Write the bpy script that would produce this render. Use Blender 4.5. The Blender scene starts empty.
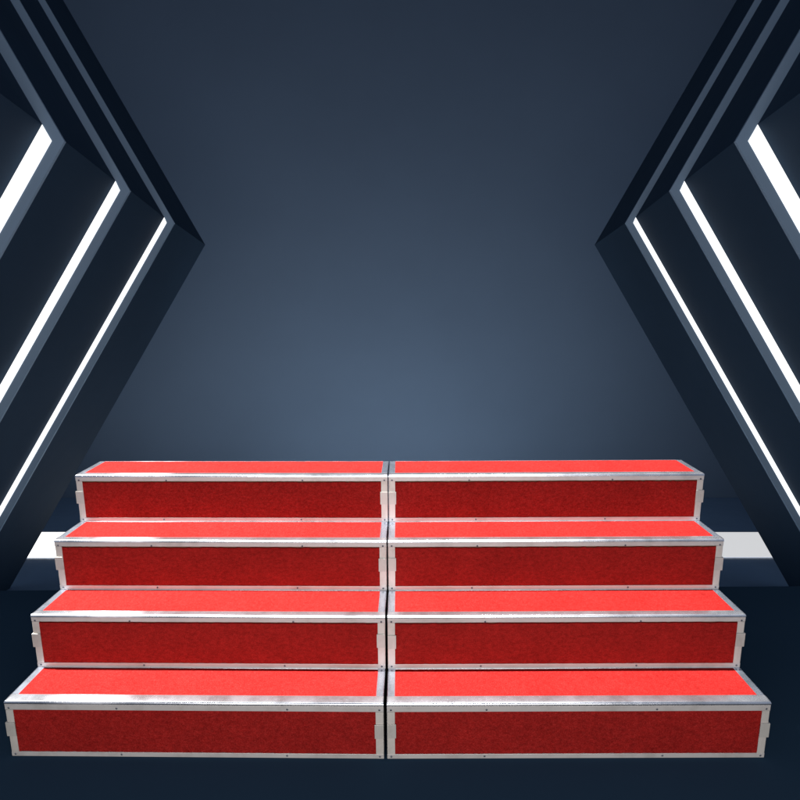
import bpy, bmesh, math, random
from mathutils import Vector, Matrix
random.seed(7)
scene = bpy.context.scene
COL = scene.collection

# ------------------------------------------------------------------ camera
F = 566.2                       # focal length in pixels of an 800 px frame
PITCH, ROLL = 0.18807, -0.00533
CAM = Vector((0.0565, -2.80, 1.8287))

def basis(pitch, roll):
    D = Vector((0, math.cos(pitch), -math.sin(pitch)))
    U = Vector((0, math.sin(pitch), math.cos(pitch)))
    R = Vector((1, 0, 0))
    c, s = math.cos(roll), math.sin(roll)
    return c * R + s * U, c * U - s * R, D

R_, U_, D_ = basis(PITCH, ROLL)
cd = bpy.data.cameras.new('camera')
cd.sensor_width = 36.0
cd.lens = 36.0 * F / 800.0
cd.clip_start, cd.clip_end = 0.05, 200
cam = bpy.data.objects.new('camera', cd)
m = Matrix((R_, U_, -D_)).transposed().to_4x4()
m.translation = CAM
cam.matrix_world = m
COL.objects.link(cam)
scene.camera = cam

# ------------------------------------------------------------------ world and lamps
world = bpy.data.worlds.new('World')
scene.world = world
world.use_nodes = True
bg = world.node_tree.nodes['Background']
bg.inputs['Color'].default_value = (0.50, 0.60, 0.80, 1)
bg.inputs['Strength'].default_value = 0.37
vs = scene.view_settings
vs.view_transform = 'Standard'
vs.look = 'None'
vs.exposure = 0.0
vs.gamma = 1.0

def aim(o, target):
    o.rotation_euler = (Vector(target) - o.location).to_track_quat('-Z', 'Y').to_euler()

def spot(name, loc, target, power, size, blend, radius, col):
    l = bpy.data.lights.new(name, 'SPOT')
    l.energy, l.spot_size, l.spot_blend, l.shadow_soft_size, l.color = power, math.radians(size), blend, radius, col
    o = bpy.data.objects.new(name, l)
    o.location = loc
    aim(o, target)
    COL.objects.link(o)

def area(name, loc, target, power, sx, sy, col):
    l = bpy.data.lights.new(name, 'AREA')
    l.shape = 'RECTANGLE'
    l.size, l.size_y, l.energy, l.color = sx, sy, power, col
    o = bpy.data.objects.new(name, l)
    o.location = loc
    aim(o, target)
    COL.objects.link(o)

def masked_spot(name, loc, power, radius, col, shapes, glint=1.0, soft=0.0005):
    """unseen spot added straight above, masked by its nodes to light only the treads.
    shapes: convex outlines of points (x, y, z), counter-clockwise seen from above"""
    l = bpy.data.lights.new(name, 'SPOT')
    l.energy, l.spot_size, l.spot_blend, l.shadow_soft_size, l.color = power, math.radians(150), 0.05, radius, col
    l.specular_factor = glint
    l.use_nodes = True
    N, L = l.node_tree.nodes, l.node_tree.links
    em = N['Emission']
    tc = N.new('ShaderNodeTexCoord')
    sp = N.new('ShaderNodeSeparateXYZ')
    L.new(tc.outputs['Normal'], sp.inputs[0])
    def mth(op, a, b, clamp=False):
        n = N.new('ShaderNodeMath')
        n.operation = op
        n.use_clamp = clamp
        for i, v in ((0, a), (1, b)):
            if isinstance(v, (int, float)):
                n.inputs[i].default_value = v
            else:
                L.new(v, n.inputs[i])
        return n.outputs[0]
    px = mth('MULTIPLY', mth('DIVIDE', sp.outputs[0], sp.outputs[2]), -1.0)
    py = mth('MULTIPLY', mth('DIVIDE', sp.outputs[1], sp.outputs[2]), -1.0)
    mask = None
    for shape in shapes:
        pts = [((c[0] - loc[0]) / (loc[2] - c[2]), (c[1] - loc[1]) / (loc[2] - c[2])) for c in shape]
        cut = None
        for i in range(len(pts)):
            (ax, ay), (bx, by) = pts[i], pts[(i + 1) % len(pts)]
            ex, ey = bx - ax, by - ay
            ln = math.hypot(ex, ey)
            nx, ny = -ey / ln, ex / ln              # inward normal of a counter-clockwise outline
            d = mth('ADD', mth('ADD', mth('MULTIPLY', px, nx), mth('MULTIPLY', py, ny)), -(nx * ax + ny * ay))
            h = mth('ADD', mth('DIVIDE', d, soft), 0.0, True)
            cut = h if cut is None else mth('MULTIPLY', cut, h)
        mask = cut if mask is None else mth('MAXIMUM', mask, cut)
    L.new(mask, em.inputs['Strength'])
    o = bpy.data.objects.new(name, l)
    o.location = loc
    COL.objects.link(o)

# hard keys added above, just behind the step fronts: treads bright, fronts in shade
W = 1.5                                          # width of a unit
HS = [0.2495, 0.2462, 0.2425, 0.2368]            # heights of the steps
DS = [0.2089, 0.2080, 0.2091, 0.2220]            # depths of the steps
YAW_L, YAW_R = -0.01629, -0.00242                # the units meet in a slight angle
TREADS = []
for k in range(4):
    zt, yf, yb = sum(HS[:k + 1]) + 0.001, -sum(DS[k:]) + (0.0015 if k == 0 else -0.0015), -sum(DS[k + 1:]) - 0.001
    yl, yr = -W * YAW_L, W * YAW_R
    TREADS.append([(-W - yf * YAW_L + 0.002, yf + yl, zt), (-yf * YAW_L - 0.002, yf, zt), (-yb * YAW_L - 0.002, yb, zt), (-W - yb * YAW_L + 0.002, yb + yl, zt)])
    TREADS.append([(-yf * YAW_R + 0.002, yf, zt), (W - 0.003, yf + yr, zt), (W - 0.003, yb + yr, zt), (-yb * YAW_R + 0.002, yb, zt)])
masked_spot('key_masked_spot', (-3.3, -0.24, 5.2), 6300, 0.003, (1.0, 0.97, 0.93), TREADS)
masked_spot('top_masked_spot', (0.9, -0.24, 5.4), 2700, 0.003, (1.0, 0.97, 0.96), TREADS, 0.35)
# soft frontal fill added from an unseen lamp
area('front_fill', (0.0, -4.15, 0.95), (0.0, 0.0, 0.35), 114, 3.6, 1.5, (1.0, 0.95, 0.90))
# two hidden fills added behind the stage to lift the lower side walls
for sx in (-1, 1):
    area('side_fill', (sx * 1.5, 1.75, -0.95), (sx * 3.2, 2.6, 0.2), 8, 0.5, 0.5, (0.80, 0.90, 1.0))
# hidden fill added behind the stage to brighten the back wall
area('wall_fill', (0.0, 4.2, -1.2), (0.0, 8.5, 0.9), 98, 4.2, 0.4, (0.85, 0.93, 1.0))

# ------------------------------------------------------------------ materials
def new_mat(name):
    mt = bpy.data.materials.new(name)
    mt.use_nodes = True
    nt = mt.node_tree
    return mt, nt, nt.nodes['Principled BSDF'], nt.nodes, nt.links

def coords(nodes, links, scale=(1, 1, 1)):
    tc = nodes.new('ShaderNodeTexCoord')
    mp = nodes.new('ShaderNodeMapping')
    mp.inputs['Scale'].default_value = scale
    links.new(tc.outputs['Object'], mp.inputs['Vector'])
    return mp.outputs['Vector']

def noise(nodes, links, vec, scale, detail=4, rough=0.6):
    n = nodes.new('ShaderNodeTexNoise')
    n.inputs['Scale'].default_value = scale
    n.inputs['Detail'].default_value = detail
    n.inputs['Roughness'].default_value = rough
    links.new(vec, n.inputs['Vector'])
    return n.outputs['Fac']

def ramp(nodes, links, fac, stops):
    r = nodes.new('ShaderNodeValToRGB')
    el = r.color_ramp.elements
    while len(el) < len(stops):
        el.new(0.5)
    for e, (p, c) in zip(el, stops):
        e.position = p
        e.color = (*c, 1)
    links.new(fac, r.inputs['Fac'])
    return r.outputs['Color']

def mix(nodes, links, a, b, fac, mode='MIX'):
    x = nodes.new('ShaderNodeMix')
    x.data_type = 'RGBA'
    x.blend_type = mode
    if isinstance(fac, float):
        x.inputs['Factor'].default_value = fac
    else:
        links.new(fac, x.inputs['Factor'])
    links.new(a, x.inputs[6])
    links.new(b, x.inputs[7])
    return x.outputs[2]

def carpet_mat():
    mt, nt, b, N, L = new_mat('red_needle_felt')
    v = coords(N, L)
    fibre = noise(N, L, v, 260, 6, 0.75)
    clump = noise(N, L, coords(N, L, (1, 1, 1.5)), 62, 4, 0.7)
    big = noise(N, L, v, 6, 3, 0.5)
    c1 = ramp(N, L, fibre, [(0.30, (0.150, 0.0050, 0.0044)), (0.50, (0.245, 0.0108, 0.0094)), (0.72, (0.37, 0.030, 0.0265))])
    c2 = ramp(N, L, clump, [(0.30, (0.70, 0.70, 0.70)), (0.70, (1.20, 1.20, 1.20))])
    c3 = ramp(N, L, big, [(0.30, (0.90, 0.90, 0.90)), (0.70, (1.06, 1.06, 1.06))])
    c = mix(N, L, c1, c2, 1.0, 'MULTIPLY')
    c = mix(N, L, c, c3, 1.0, 'MULTIPLY')
    L.new(c, b.inputs['Base Color'])
    b.inputs['Roughness'].default_value = 0.95
    b.inputs['Specular IOR Level'].default_value = 0.03
    ad = N.new('ShaderNodeMath')
    ad.operation = 'ADD'
    L.new(fibre, ad.inputs[0])
    L.new(clump, ad.inputs[1])
    bp = N.new('ShaderNodeBump')
    bp.inputs['Strength'].default_value = 0.55
    bp.inputs['Distance'].default_value = 0.004
    L.new(ad.outputs[0], bp.inputs['Height'])
    L.new(bp.outputs['Normal'], b.inputs['Normal'])
    return mt

def metal_mat(name, tint, along, rough=0.30, metallic=0.72, glint_patch=False):
    """satin aluminium, brushed along one axis, with faint stains and dents"""
    mt, nt, b, N, L = new_mat(name)
    sc = {'x': (1.2, 60, 60), 'z': (60, 60, 1.5), 'y': (60, 1.5, 60)}[along]
    br = noise(N, L, coords(N, L, sc), 12, 4, 0.6)
    st = noise(N, L, coords(N, L), 9, 5, 0.65)
    dn = noise(N, L, coords(N, L, (1, 1, 1)), 14, 2, 0.5)
    c1 = ramp(N, L, br, [(0.30, tuple(t * 0.86 for t in tint)), (0.70, tint)])
    c2 = ramp(N, L, st, [(0.28, (0.80, 0.79, 0.77)), (0.50, (0.97, 0.97, 0.97)), (0.75, (1, 1, 1))])
    L.new(mix(N, L, c1, c2, 1.0, 'MULTIPLY'), b.inputs['Base Color'])
    b.inputs['Metallic'].default_value = metallic
    rr = N.new('ShaderNodeMapRange')
    rr.inputs['To Min'].default_value = rough - 0.08
    rr.inputs['To Max'].default_value = rough + 0.12
    L.new(st, rr.inputs['Value'])
    ro = rr.outputs['Result']
    if glint_patch:
        # glint built into the left unit's outer end: patchy raised roughness widens the highlight
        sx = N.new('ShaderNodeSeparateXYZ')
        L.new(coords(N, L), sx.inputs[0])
        glint_mask = N.new('ShaderNodeMapRange')
        glint_mask.interpolation_type = 'SMOOTHSTEP'
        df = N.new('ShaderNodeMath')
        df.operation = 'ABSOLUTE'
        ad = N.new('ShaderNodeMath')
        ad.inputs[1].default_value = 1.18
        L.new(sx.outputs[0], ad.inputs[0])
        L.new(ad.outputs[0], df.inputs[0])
        L.new(df.outputs[0], glint_mask.inputs['Value'])
        glint_mask.inputs['From Min'].default_value = 0.02
        glint_mask.inputs['From Max'].default_value = 0.20
        glint_mask.inputs['To Min'].default_value = 0.42
        glint_mask.inputs['To Max'].default_value = 0.0
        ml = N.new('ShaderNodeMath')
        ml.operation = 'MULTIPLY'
        L.new(glint_mask.outputs['Result'], ml.inputs[0])
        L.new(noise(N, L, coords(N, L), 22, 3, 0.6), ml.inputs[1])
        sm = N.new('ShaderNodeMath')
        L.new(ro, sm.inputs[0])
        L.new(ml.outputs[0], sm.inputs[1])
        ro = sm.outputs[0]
    L.new(ro, b.inputs['Roughness'])
    bp = N.new('ShaderNodeBump')
    bp.inputs['Strength'].default_value = 0.12
    bp.inputs['Distance'].default_value = 0.004
    L.new(dn, bp.inputs['Height'])
    L.new(bp.outputs['Normal'], b.inputs['Normal'])
    return mt

def paint_mat(name, col, rough, var=0.10, spec=0.4, scale=1.2):
    mt, nt, b, N, L = new_mat(name)
    v = coords(N, L)
    n1 = noise(N, L, v, scale, 5, 0.6)
    lo, hi = tuple(c * (1 - var) for c in col), tuple(c * (1 + var) for c in col)
    L.new(ramp(N, L, n1, [(0.3, lo), (0.7, hi)]), b.inputs['Base Color'])
    n2 = noise(N, L, v, 7, 4, 0.6)
    rr = N.new('ShaderNodeMapRange')
    rr.inputs['To Min'].default_value = max(0.05, rough - 0.06)
    rr.inputs['To Max'].default_value = rough + 0.06
    L.new(n2, rr.inputs['Value'])
    L.new(rr.outputs['Result'], b.inputs['Roughness'])
    b.inputs['Specular IOR Level'].default_value = spec
    return mt

def glow_mat(name, col, strength):
    mt, nt, b, N, L = new_mat(name)
    b.inputs['Base Color'].default_value = (0.8, 0.8, 0.8, 1)
    b.inputs['Emission Color'].default_value = (*col, 1)
    b.inputs['Emission Strength'].default_value = strength
    return mt

M_CARPET = carpet_mat()
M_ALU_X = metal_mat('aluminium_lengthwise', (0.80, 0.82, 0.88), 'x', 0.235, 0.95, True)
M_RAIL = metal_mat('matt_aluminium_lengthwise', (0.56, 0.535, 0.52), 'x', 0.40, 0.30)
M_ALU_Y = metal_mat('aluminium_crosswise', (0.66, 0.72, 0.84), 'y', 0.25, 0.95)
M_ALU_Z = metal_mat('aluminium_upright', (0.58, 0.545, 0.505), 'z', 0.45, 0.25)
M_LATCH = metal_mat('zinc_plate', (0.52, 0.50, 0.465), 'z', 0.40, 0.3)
M_SCREW = metal_mat('screw_steel', (0.13, 0.14, 0.17), 'z', 0.35)
M_BOARD = paint_mat('plywood_board', (0.16, 0.10, 0.06), 0.7)
M_TUBE = paint_mat('black_steel_tube', (0.03, 0.03, 0.035), 0.45)
M_STAGE = paint_mat('matt_dark_stage', (0.019, 0.040, 0.068), 0.9, 0.03, 0.0)
M_PANEL = paint_mat('navy_satin_panel', (0.018, 0.038, 0.067), 0.75, 0.06, 0.12)
M_FRAME = paint_mat('slate_blue_frame', (0.22, 0.305, 0.40), 0.6, 0.06, 0.3)
M_WALL = paint_mat('slate_blue_wall', (0.118, 0.164, 0.230), 0.8, 0.04, 0.15, 0.4)
M_FLOOR = paint_mat('navy_floor', (0.21, 0.33, 0.49), 0.24, 0.06, 0.5)
M_GLOW = glow_mat('lit_white_strip', (1.0, 1.0, 0.99), 1.1)
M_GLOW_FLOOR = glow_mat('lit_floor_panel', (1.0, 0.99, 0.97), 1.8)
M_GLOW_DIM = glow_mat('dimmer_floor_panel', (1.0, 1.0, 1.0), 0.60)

# ------------------------------------------------------------------ mesh helpers
def link(name, bm, mat, parent=None, smooth=False):
    bmesh.ops.recalc_face_normals(bm, faces=bm.faces)
    me = bpy.data.meshes.new(name)
    bm.to_mesh(me)
    bm.free()
    me.materials.append(mat)
    if smooth:
        for p in me.polygons:
            p.use_smooth = True
        me.set_sharp_from_angle(angle=math.radians(35))
    o = bpy.data.objects.new(name, me)
    COL.objects.link(o)
    if parent:
        o.parent = parent
    return o

def box(bm, x0, x1, y0, y1, z0, z1, bevel=0.0):
    if x0 > x1:
        x0, x1 = x1, x0
    vs_ = [bm.verts.new((x, y, z)) for x in (x0, x1) for y in (y0, y1) for z in (z0, z1)]
    fs = [(0, 1, 3, 2), (4, 6, 7, 5), (0, 4, 5, 1), (2, 3, 7, 6), (0, 2, 6, 4), (1, 5, 7, 3)]
    faces = [bm.faces.new([vs_[i] for i in f]) for f in fs]
    if bevel:
        eds = list({e for f in faces for e in f.edges})
        bmesh.ops.bevel(bm, geom=eds, offset=bevel, segments=2, affect='EDGES', profile=0.5)

def prism(bm, prof, axis, a, b):
    """extrude a closed profile of (p, q) along axis from a to b. axis x: (y,z); axis z: (x,y); axis y: (x,z)"""
    def P(p, q, t):
        return {'x': (t, p, q), 'z': (p, q, t), 'y': (p, t, q)}[axis]
    A = [bm.verts.new(P(p, q, a)) for p, q in prof]
    B = [bm.verts.new(P(p, q, b)) for p, q in prof]
    n = len(prof)
    for i in range(n):
        j = (i + 1) % n
        bm.faces.new((A[i], A[j], B[j], B[i]))
    # caps as quads between the outer and inner half of the profile (profiles are symmetric chains)
    for V in (A, B):
        for i in range(n // 2 - 1):
            bm.faces.new((V[i], V[i + 1], V[n - 2 - i], V[n - 1 - i]))

def angle_profile(leg_a, leg_b, t, r, seg=5):
    """L section: corner at the origin, leg a along +p, leg b along -q; returns outer chain then inner chain back"""
    out = [(leg_a, 0.0)]
    for i in range(seg + 1):
        th = math.pi / 2 + (math.pi / 2) * i / seg
        out.append((r + r * math.cos(th), -r + r * math.sin(th)))
    out.append((0.0, -leg_b))
    inn = [(t, -leg_b)]
    ri = max(r - t, 0.0005)
    for i in range(seg, -1, -1):
        th = math.pi / 2 + (math.pi / 2) * i / seg
        inn.append((r + ri * math.cos(th), -r + ri * math.sin(th)))
    inn.append((leg_a, -t))
    return out + inn

def prop(o, label=None, cat=None, group=None, kind=None):
    for k, v in (('label', label), ('category', cat), ('group', group), ('kind', kind)):
        if v:
            o[k] = v
    return o

def disc(bm, c, r, h, axis, seg=10):
    """low screw head, domed"""
    rings = []
    for rr, hh in ((r, 0.0), (r, h * 0.5), (r * 0.6, h)):
        ring = []
        for i in range(seg):
            t = 2 * math.pi * i / seg
            a, b = rr * math.cos(t), rr * math.sin(t)
            if axis == 'y':
                ring.append(bm.verts.new((c[0] + a, c[1] - hh, c[2] + b)))
            else:
                ring.append(bm.verts.new((c[0] + a, c[1] + b, c[2] + hh)))
        rings.append(ring)
    for A, B in zip(rings, rings[1:]):
        for i in range(seg):
            j = (i + 1) % seg
            bm.faces.new((A[i], A[j], B[j], B[i]))
    bm.faces.new(rings[-1])
    bm.faces.new(rings[0][::-1])

# ------------------------------------------------------------------ the stage floor in front
bm = bmesh.new()
box(bm, -2.78, 2.78, -4.2, 0.475, -0.14, 0.0)
prop(link('stage_floor', bm, M_STAGE), kind='structure')

# ------------------------------------------------------------------ the two riser units
EDGE = 0.031

def carpet_sheet(bm, x0, x1, a0, a1, face, level, thick, wob=0.0016):
    """thin felt slab whose long edges wander a little; face 'top' (a = y) or 'front' (a = z)"""
    n = 90
    if x0 > x1:
        x0, x1 = x1, x0
    rows = []
    for i in range(n + 1):
        x = x0 + (x1 - x0) * i / n
        e0, e1 = a0 + random.uniform(-wob, wob), a1 + random.uniform(-wob, wob)
        row = []
        for a, l in ((e0, level - thick), (e0, level - 0.001), (e0 + 0.003, level), (e1 - 0.003, level), (e1, level - 0.001), (e1, level - thick)):
            row.append(bm.verts.new((x, a, l) if face == 'top' else (x, -l, a)))
        rows.append(row)
    for A, B in zip(rows, rows[1:]):
        for i in range(5):
            bm.faces.new((A[i], A[i + 1], B[i + 1], B[i]))
        bm.faces.new((A[5], A[0], B[0], B[5]))
    bm.faces.new(rows[0])
    bm.faces.new(rows[-1][::-1])

def riser_unit(s, loc, yaw, label):
    root = bpy.data.objects.new('choir_riser', None)
    COL.objects.link(root)
    root.location, root.rotation_euler = loc, (0, 0, yaw)
    prop(root, label, 'choir riser', 'four-step carpeted choir risers')
    for k in range(4):
        z0, z1 = sum(HS[:k]), sum(HS[:k + 1])
        yf = -sum(DS[k:])
        yb = yf + DS[k]
        X = lambda u: s * u
        first = (k == 0)
        drop = 0.0120 if first else 0.0098           # the lowest step's lid sits on its box with a fine joint
        lip = 0.040 if first else 0.032
        # boards
        bm = bmesh.new()
        box(bm, X(0.004), X(W - 0.004), yf + 0.010, yb - 0.001, z1 - 0.022, z1 - 0.0050)
        step = link('step', bm, M_BOARD, root)
        bm = bmesh.new()
        box(bm, X(0.004), X(W - 0.004), yf + 0.0090, yf + 0.020, z0 + 0.004, z1 - 0.024)
        link('front_board', bm, M_BOARD, step)
        # carpets
        bm = bmesh.new()
        carpet_sheet(bm, X(EDGE - 0.002), X(W - EDGE + 0.002), yf + lip - 0.001, yb - 0.006, 'top', z1 + 0.0012, 0.006)
        link('tread_carpet', bm, M_CARPET, step)
        bm = bmesh.new()
        carpet_sheet(bm, X(EDGE - 0.002), X(W - EDGE + 0.002), z0 + 0.021, z1 - 0.034 - drop * 0.3, 'front', -(yf + 0.0005), 0.008)
        link('front_carpet', bm, M_CARPET, step)
        # long edge angle with a rolled corner
        bm = bmesh.new()
        pr = [(yf - 0.0025 + p, z1 + 0.001 + q) for p, q in angle_profile(lip + 0.0025, 0.0105, 0.003, 0.008)]
        prism(bm, pr, 'x', X(0.0), X(W))
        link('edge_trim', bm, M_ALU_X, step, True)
        bm = bmesh.new()
        box(bm, X(0.0), X(W), yf - 0.001, yf + 0.006, z1 - (0.037 if first else 0.030), z1 - drop, 0.001)
        link('front_rail', bm, M_RAIL, step)
        # tread side edges and the thin back edge
        for inner in (True, False):
            bm = bmesh.new()
            prof = angle_profile(EDGE, 0.028, 0.003, 0.003)
            pr = [(X(p if inner else W - p), z1 + 0.0014 + q) for p, q in prof]
            prism(bm, pr, 'y', yf + lip + 0.0005, yb - 0.0005)
            link('side_trim', bm, M_ALU_Y, step, True)
        bm = bmesh.new()
        box(bm, X(EDGE + 0.0005), X(W - EDGE - 0.0005), yb - 0.0055, yb - 0.0004, z1 - 0.003, z1 + 0.0024, 0.0006)
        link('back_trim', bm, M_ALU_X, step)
        # bottom rail
        bm = bmesh.new()
        box(bm, X(0.0), X(W), yf - 0.001, yf + 0.006, z0 + 0.0008, z0 + 0.021, 0.0012)
        link('bottom_rail', bm, M_RAIL, step)
        # upright corner angles
        for inner in (True, False):
            bm = bmesh.new()
            prof = angle_profile(EDGE, 0.030, 0.003, 0.004)
            if inner:
                pr = [(X(p), yf - 0.0012 - q) for p, q in prof]
            else:
                pr = [(X(W - p), yf - 0.0012 - q) for p, q in prof]
            prism(bm, pr, 'z', z0 + 0.0215, z1 - (0.0375 if first else 0.0305))
            link('corner_post', bm, M_ALU_Z, step, True)
            # latch plate wrapped round the post
            H = z1 - z0
            t0 = z1 - H * (0.345 if not first else 0.36)
            t1 = t0 - 0.062
            bm = bmesh.new()
            jig = random.uniform(-0.003, 0.003)
            if inner:
                box(bm, X(0.0004), X(0.0355), yf - 0.0052, yf - 0.0016, t1 + jig, t0 + jig, 0.0008)
            else:
                box(bm, X(W - 0.033), X(W + 0.0045), yf - 0.0052, yf - 0.0016, t1 + jig, t0 + jig, 0.0008)
                box(bm, X(W + 0.0006), X(W + 0.0045), yf - 0.0015, yf + 0.026, t1 + jig, t0 + jig, 0.0008)
            link('latch', bm, M_LATCH, step)
        # screws
        spots = [(0.016, z1 - 0.016 - drop), (W - 0.016, z1 - 0.016 - drop), (0.016, z0 + 0.011), (W - 0.016, z0 + 0.011)]
        for fr in (0.27, 0.71):
            spots.append((W * fr + random.uniform(-0.03, 0.03), z1 - 0.022 - drop * 0.5))
            spots.append((W * fr + random.uniform(-0.03, 0.03), z0 + 0.012))
        for u, z in spots:
            bm = bmesh.new()
            disc(bm, (X(u), yf - 0.0009, z), 0.0042, 0.0022, 'y')
            link('screw', bm, M_SCREW, step)
        # square tube support under and behind the box
        bm = bmesh.new()
        T = 0.022
        ya, yc = yf + 0.0215, yb - 0.003
        for u in (0.006, W / 2 - T / 2, W - 0.006 - T):
            for y in (ya, yc - T):
                box(bm, X(u), X(u + T), y, y + T, 0.002, z1 - 0.0235, 0.001)
            box(bm, X(u + 0.001), X(u + T - 0.001), ya + T - 0.003, yc - T + 0.003, 0.03, 0.03 + T)
            box(bm, X(u + 0.001), X(u + T - 0.001), ya + T - 0.003, yc - T + 0.003, z1 - 0.048, z1 - 0.026)
        for y in (ya, yc - T):
            box(bm, X(0.003 + T), X(W / 2 - T / 2 + 0.003), y + 0.001, y + T - 0.001, z1 - 0.049, z1 - 0.027)
            box(bm, X(W / 2 + T / 2 - 0.003), X(W - T - 0.003), y + 0.001, y + T - 0.001, z1 - 0.049, z1 - 0.027)
        link('support_frame', bm, M_TUBE, step)
    return root

riser_unit(-1, (-0.0010, 0, 0), YAW_L, 'left four-step riser in red carpet with aluminium edges, bright glints on its edges')
riser_unit(1, (0.0005, 0, 0), YAW_R, 'right four-step riser in red carpet with evenly dull aluminium edges')

# ------------------------------------------------------------------ the chevron hall behind
AP = PITCH - math.atan(10.0 / F)
XR, XU, XD = basis(AP, ROLL)

def TP(x, y, z):                # hall coordinates: right, up, along the hall
    return CAM + XR * x + XU * y + XD * z

Z = [3.20, 3.83, 4.516, 5.174, 5.993]
FLOOR_Y = -200.0 / F * Z[4]
ROOF_Y = 5.6
BACK_Z = FLOOR_Y / (-108.0 / F)
INNER = [None, (333.0, 247.0), (268.4, 198.3), (224.5, 166.4), (193.8, 144.5)]
OUTER = [None, (354.5, 263.0), (282.4, 207.4), (234.3, 171.6), None]
GREYX = [None, 345.4, 278.1, 232.0, None]
K = math.tan(math.radians(60))

def P2(px, k):
    return px[0] / F * Z[k], px[1] / F * Z[k]

def down(a):                    # foot of the lower arm that starts at apex a
    return (a[0] + (a[1] - FLOOR_Y) / K, FLOOR_Y + 0.002)

def up(a):
    return (a[0] + (ROOF_Y - a[1]) / K, ROOF_Y)

def hall_prism(bm, s, quad, z0, z1):
    """quad of (x, y) at z0 and z1 (two lists), x counted outward on side s"""
    q0, q1 = quad if isinstance(quad[0], list) else (quad, quad)
    A = [bm.verts.new(TP(s * x, y, z0)) for x, y in q0]
    B = [bm.verts.new(TP(s * x, y, z1)) for x, y in q1]
    n = len(A)
    bm.faces.new(A)
    bm.faces.new(B[::-1])
    for i in range(n):
        j = (i + 1) % n
        bm.faces.new((A[i], A[j], B[j], B[i]))

SIDE = {-1: 'left', 1: 'right'}
ORDER = ['nearest the viewer', 'in the middle', 'farthest back']
for s in (-1, 1):
    for k in (1, 2, 3):
        I, O = P2(INNER[k], k), P2(OUTER[k], k)
        G = (GREYX[k] / F * Z[k], I[1])
        fr = bmesh.new()
        z0, z1 = Z[k], Z[k] + 0.02
        hall_prism(fr, s, [I, G, up(G), up(I)], z0, z1)
        hall_prism(fr, s, [I, down(I), down(G), G], z0, z1)
        body = link('chevron_frame', fr, M_FRAME)
        prop(body, 'slate chevron frame with white light strip, ' + ORDER[k - 1] + ' of three on the ' + SIDE[s],
             'light frame', 'lit chevron frames along the hall')
        st = bmesh.new()
        G2 = (G[0] + 0.0015, G[1])
        hall_prism(st, s, [G2, down(G2), down(O), O], z0 - 0.004, z1)
        link('light_strip', st, M_GLOW, body)
    for k in range(4):
        # lining from frame k back to frame k+1
        a = P2(INNER[k], k) if k else P2(OUTER[1], 1)
        b = P2(OUTER[k + 1], k + 1) if k < 3 else P2(INNER[4], 4)
        za = Z[k] + (0.0205 if k else 0)
        zb_ = Z[k + 1] - 0.0005
        root = bpy.data.objects.new('folded_wall', None)
        COL.objects.link(root)
        root.location = TP(s * down(b)[0], FLOOR_Y, zb_)
        inv = root.location
        where = ['at the picture edge in front of the nearest light frame', 'between the nearest and middle light frames',
                 'between the middle and farthest light frames', 'behind the farthest light frame, ending at the back hall'][k]
        prop(root, 'dark navy folded wall on the ' + SIDE[s] + ' ' + where, 'wall', 'folded navy walls of the hall')
        T = 0.07
        off = lambda p: (p[0] + T, p[1])
        for nm, end in (('lower_panel', down), ('upper_panel', up)):
            bm = bmesh.new()
            qa = [a, end(a), off(end(a)), off(a)]
            qb = [b, end(b), off(end(b)), off(b)]
            hall_prism(bm, s, (qa, qb), za, zb_)
            bmesh.ops.translate(bm, verts=bm.verts, vec=-inv)
            link(nm, bm, M_PANEL, root)

def slab(name, x0, x1, y0, y1, z0, z1, mat):
    bm = bmesh.new()
    c = [bm.verts.new(TP(x, y, z)) for x in (x0, x1) for y in (y0, y1) for z in (z0, z1)]
    for f in [(0, 1, 3, 2), (4, 6, 7, 5), (0, 4, 5, 1), (2, 3, 7, 6), (0, 2, 6, 4), (1, 5, 7, 3)]:
        bm.faces.new([c[i] for i in f])
    return link(name, bm, mat)

HW, HH = 9.0, 10.5
prop(slab('floor', -HW, HW, FLOOR_Y - 0.2, FLOOR_Y, 3.4, BACK_Z + 0.2, M_FLOOR), kind='structure')
prop(slab('wall_back', -HW, HW, FLOOR_Y + 0.001, HH, BACK_Z, BACK_Z + 0.2, M_WALL), kind='structure')
prop(slab('wall_left', -HW - 0.2, -HW, FLOOR_Y - 0.2, HH, 3.6, BACK_Z + 0.2, M_PANEL), kind='structure')
prop(slab('wall_right', HW, HW + 0.2, FLOOR_Y - 0.2, HH, 3.6, BACK_Z + 0.2, M_PANEL), kind='structure')
prop(slab('ceiling', -HW, HW, HH, HH + 0.2, 3.6, BACK_Z + 0.2, M_PANEL), kind='structure')
# glowing panels let into the floor
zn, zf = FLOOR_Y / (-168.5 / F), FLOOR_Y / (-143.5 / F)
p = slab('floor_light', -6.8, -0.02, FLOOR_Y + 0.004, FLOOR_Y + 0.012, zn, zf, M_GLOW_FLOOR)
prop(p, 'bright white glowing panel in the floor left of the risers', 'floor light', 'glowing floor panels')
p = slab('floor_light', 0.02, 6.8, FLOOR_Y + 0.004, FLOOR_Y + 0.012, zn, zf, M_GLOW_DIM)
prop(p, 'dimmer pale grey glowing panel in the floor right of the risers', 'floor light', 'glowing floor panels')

# ------------------------------------------------------------------ render
scene.render.engine = 'CYCLES'
scene.cycles.max_bounces = 8
scene.cycles.use_denoising = True
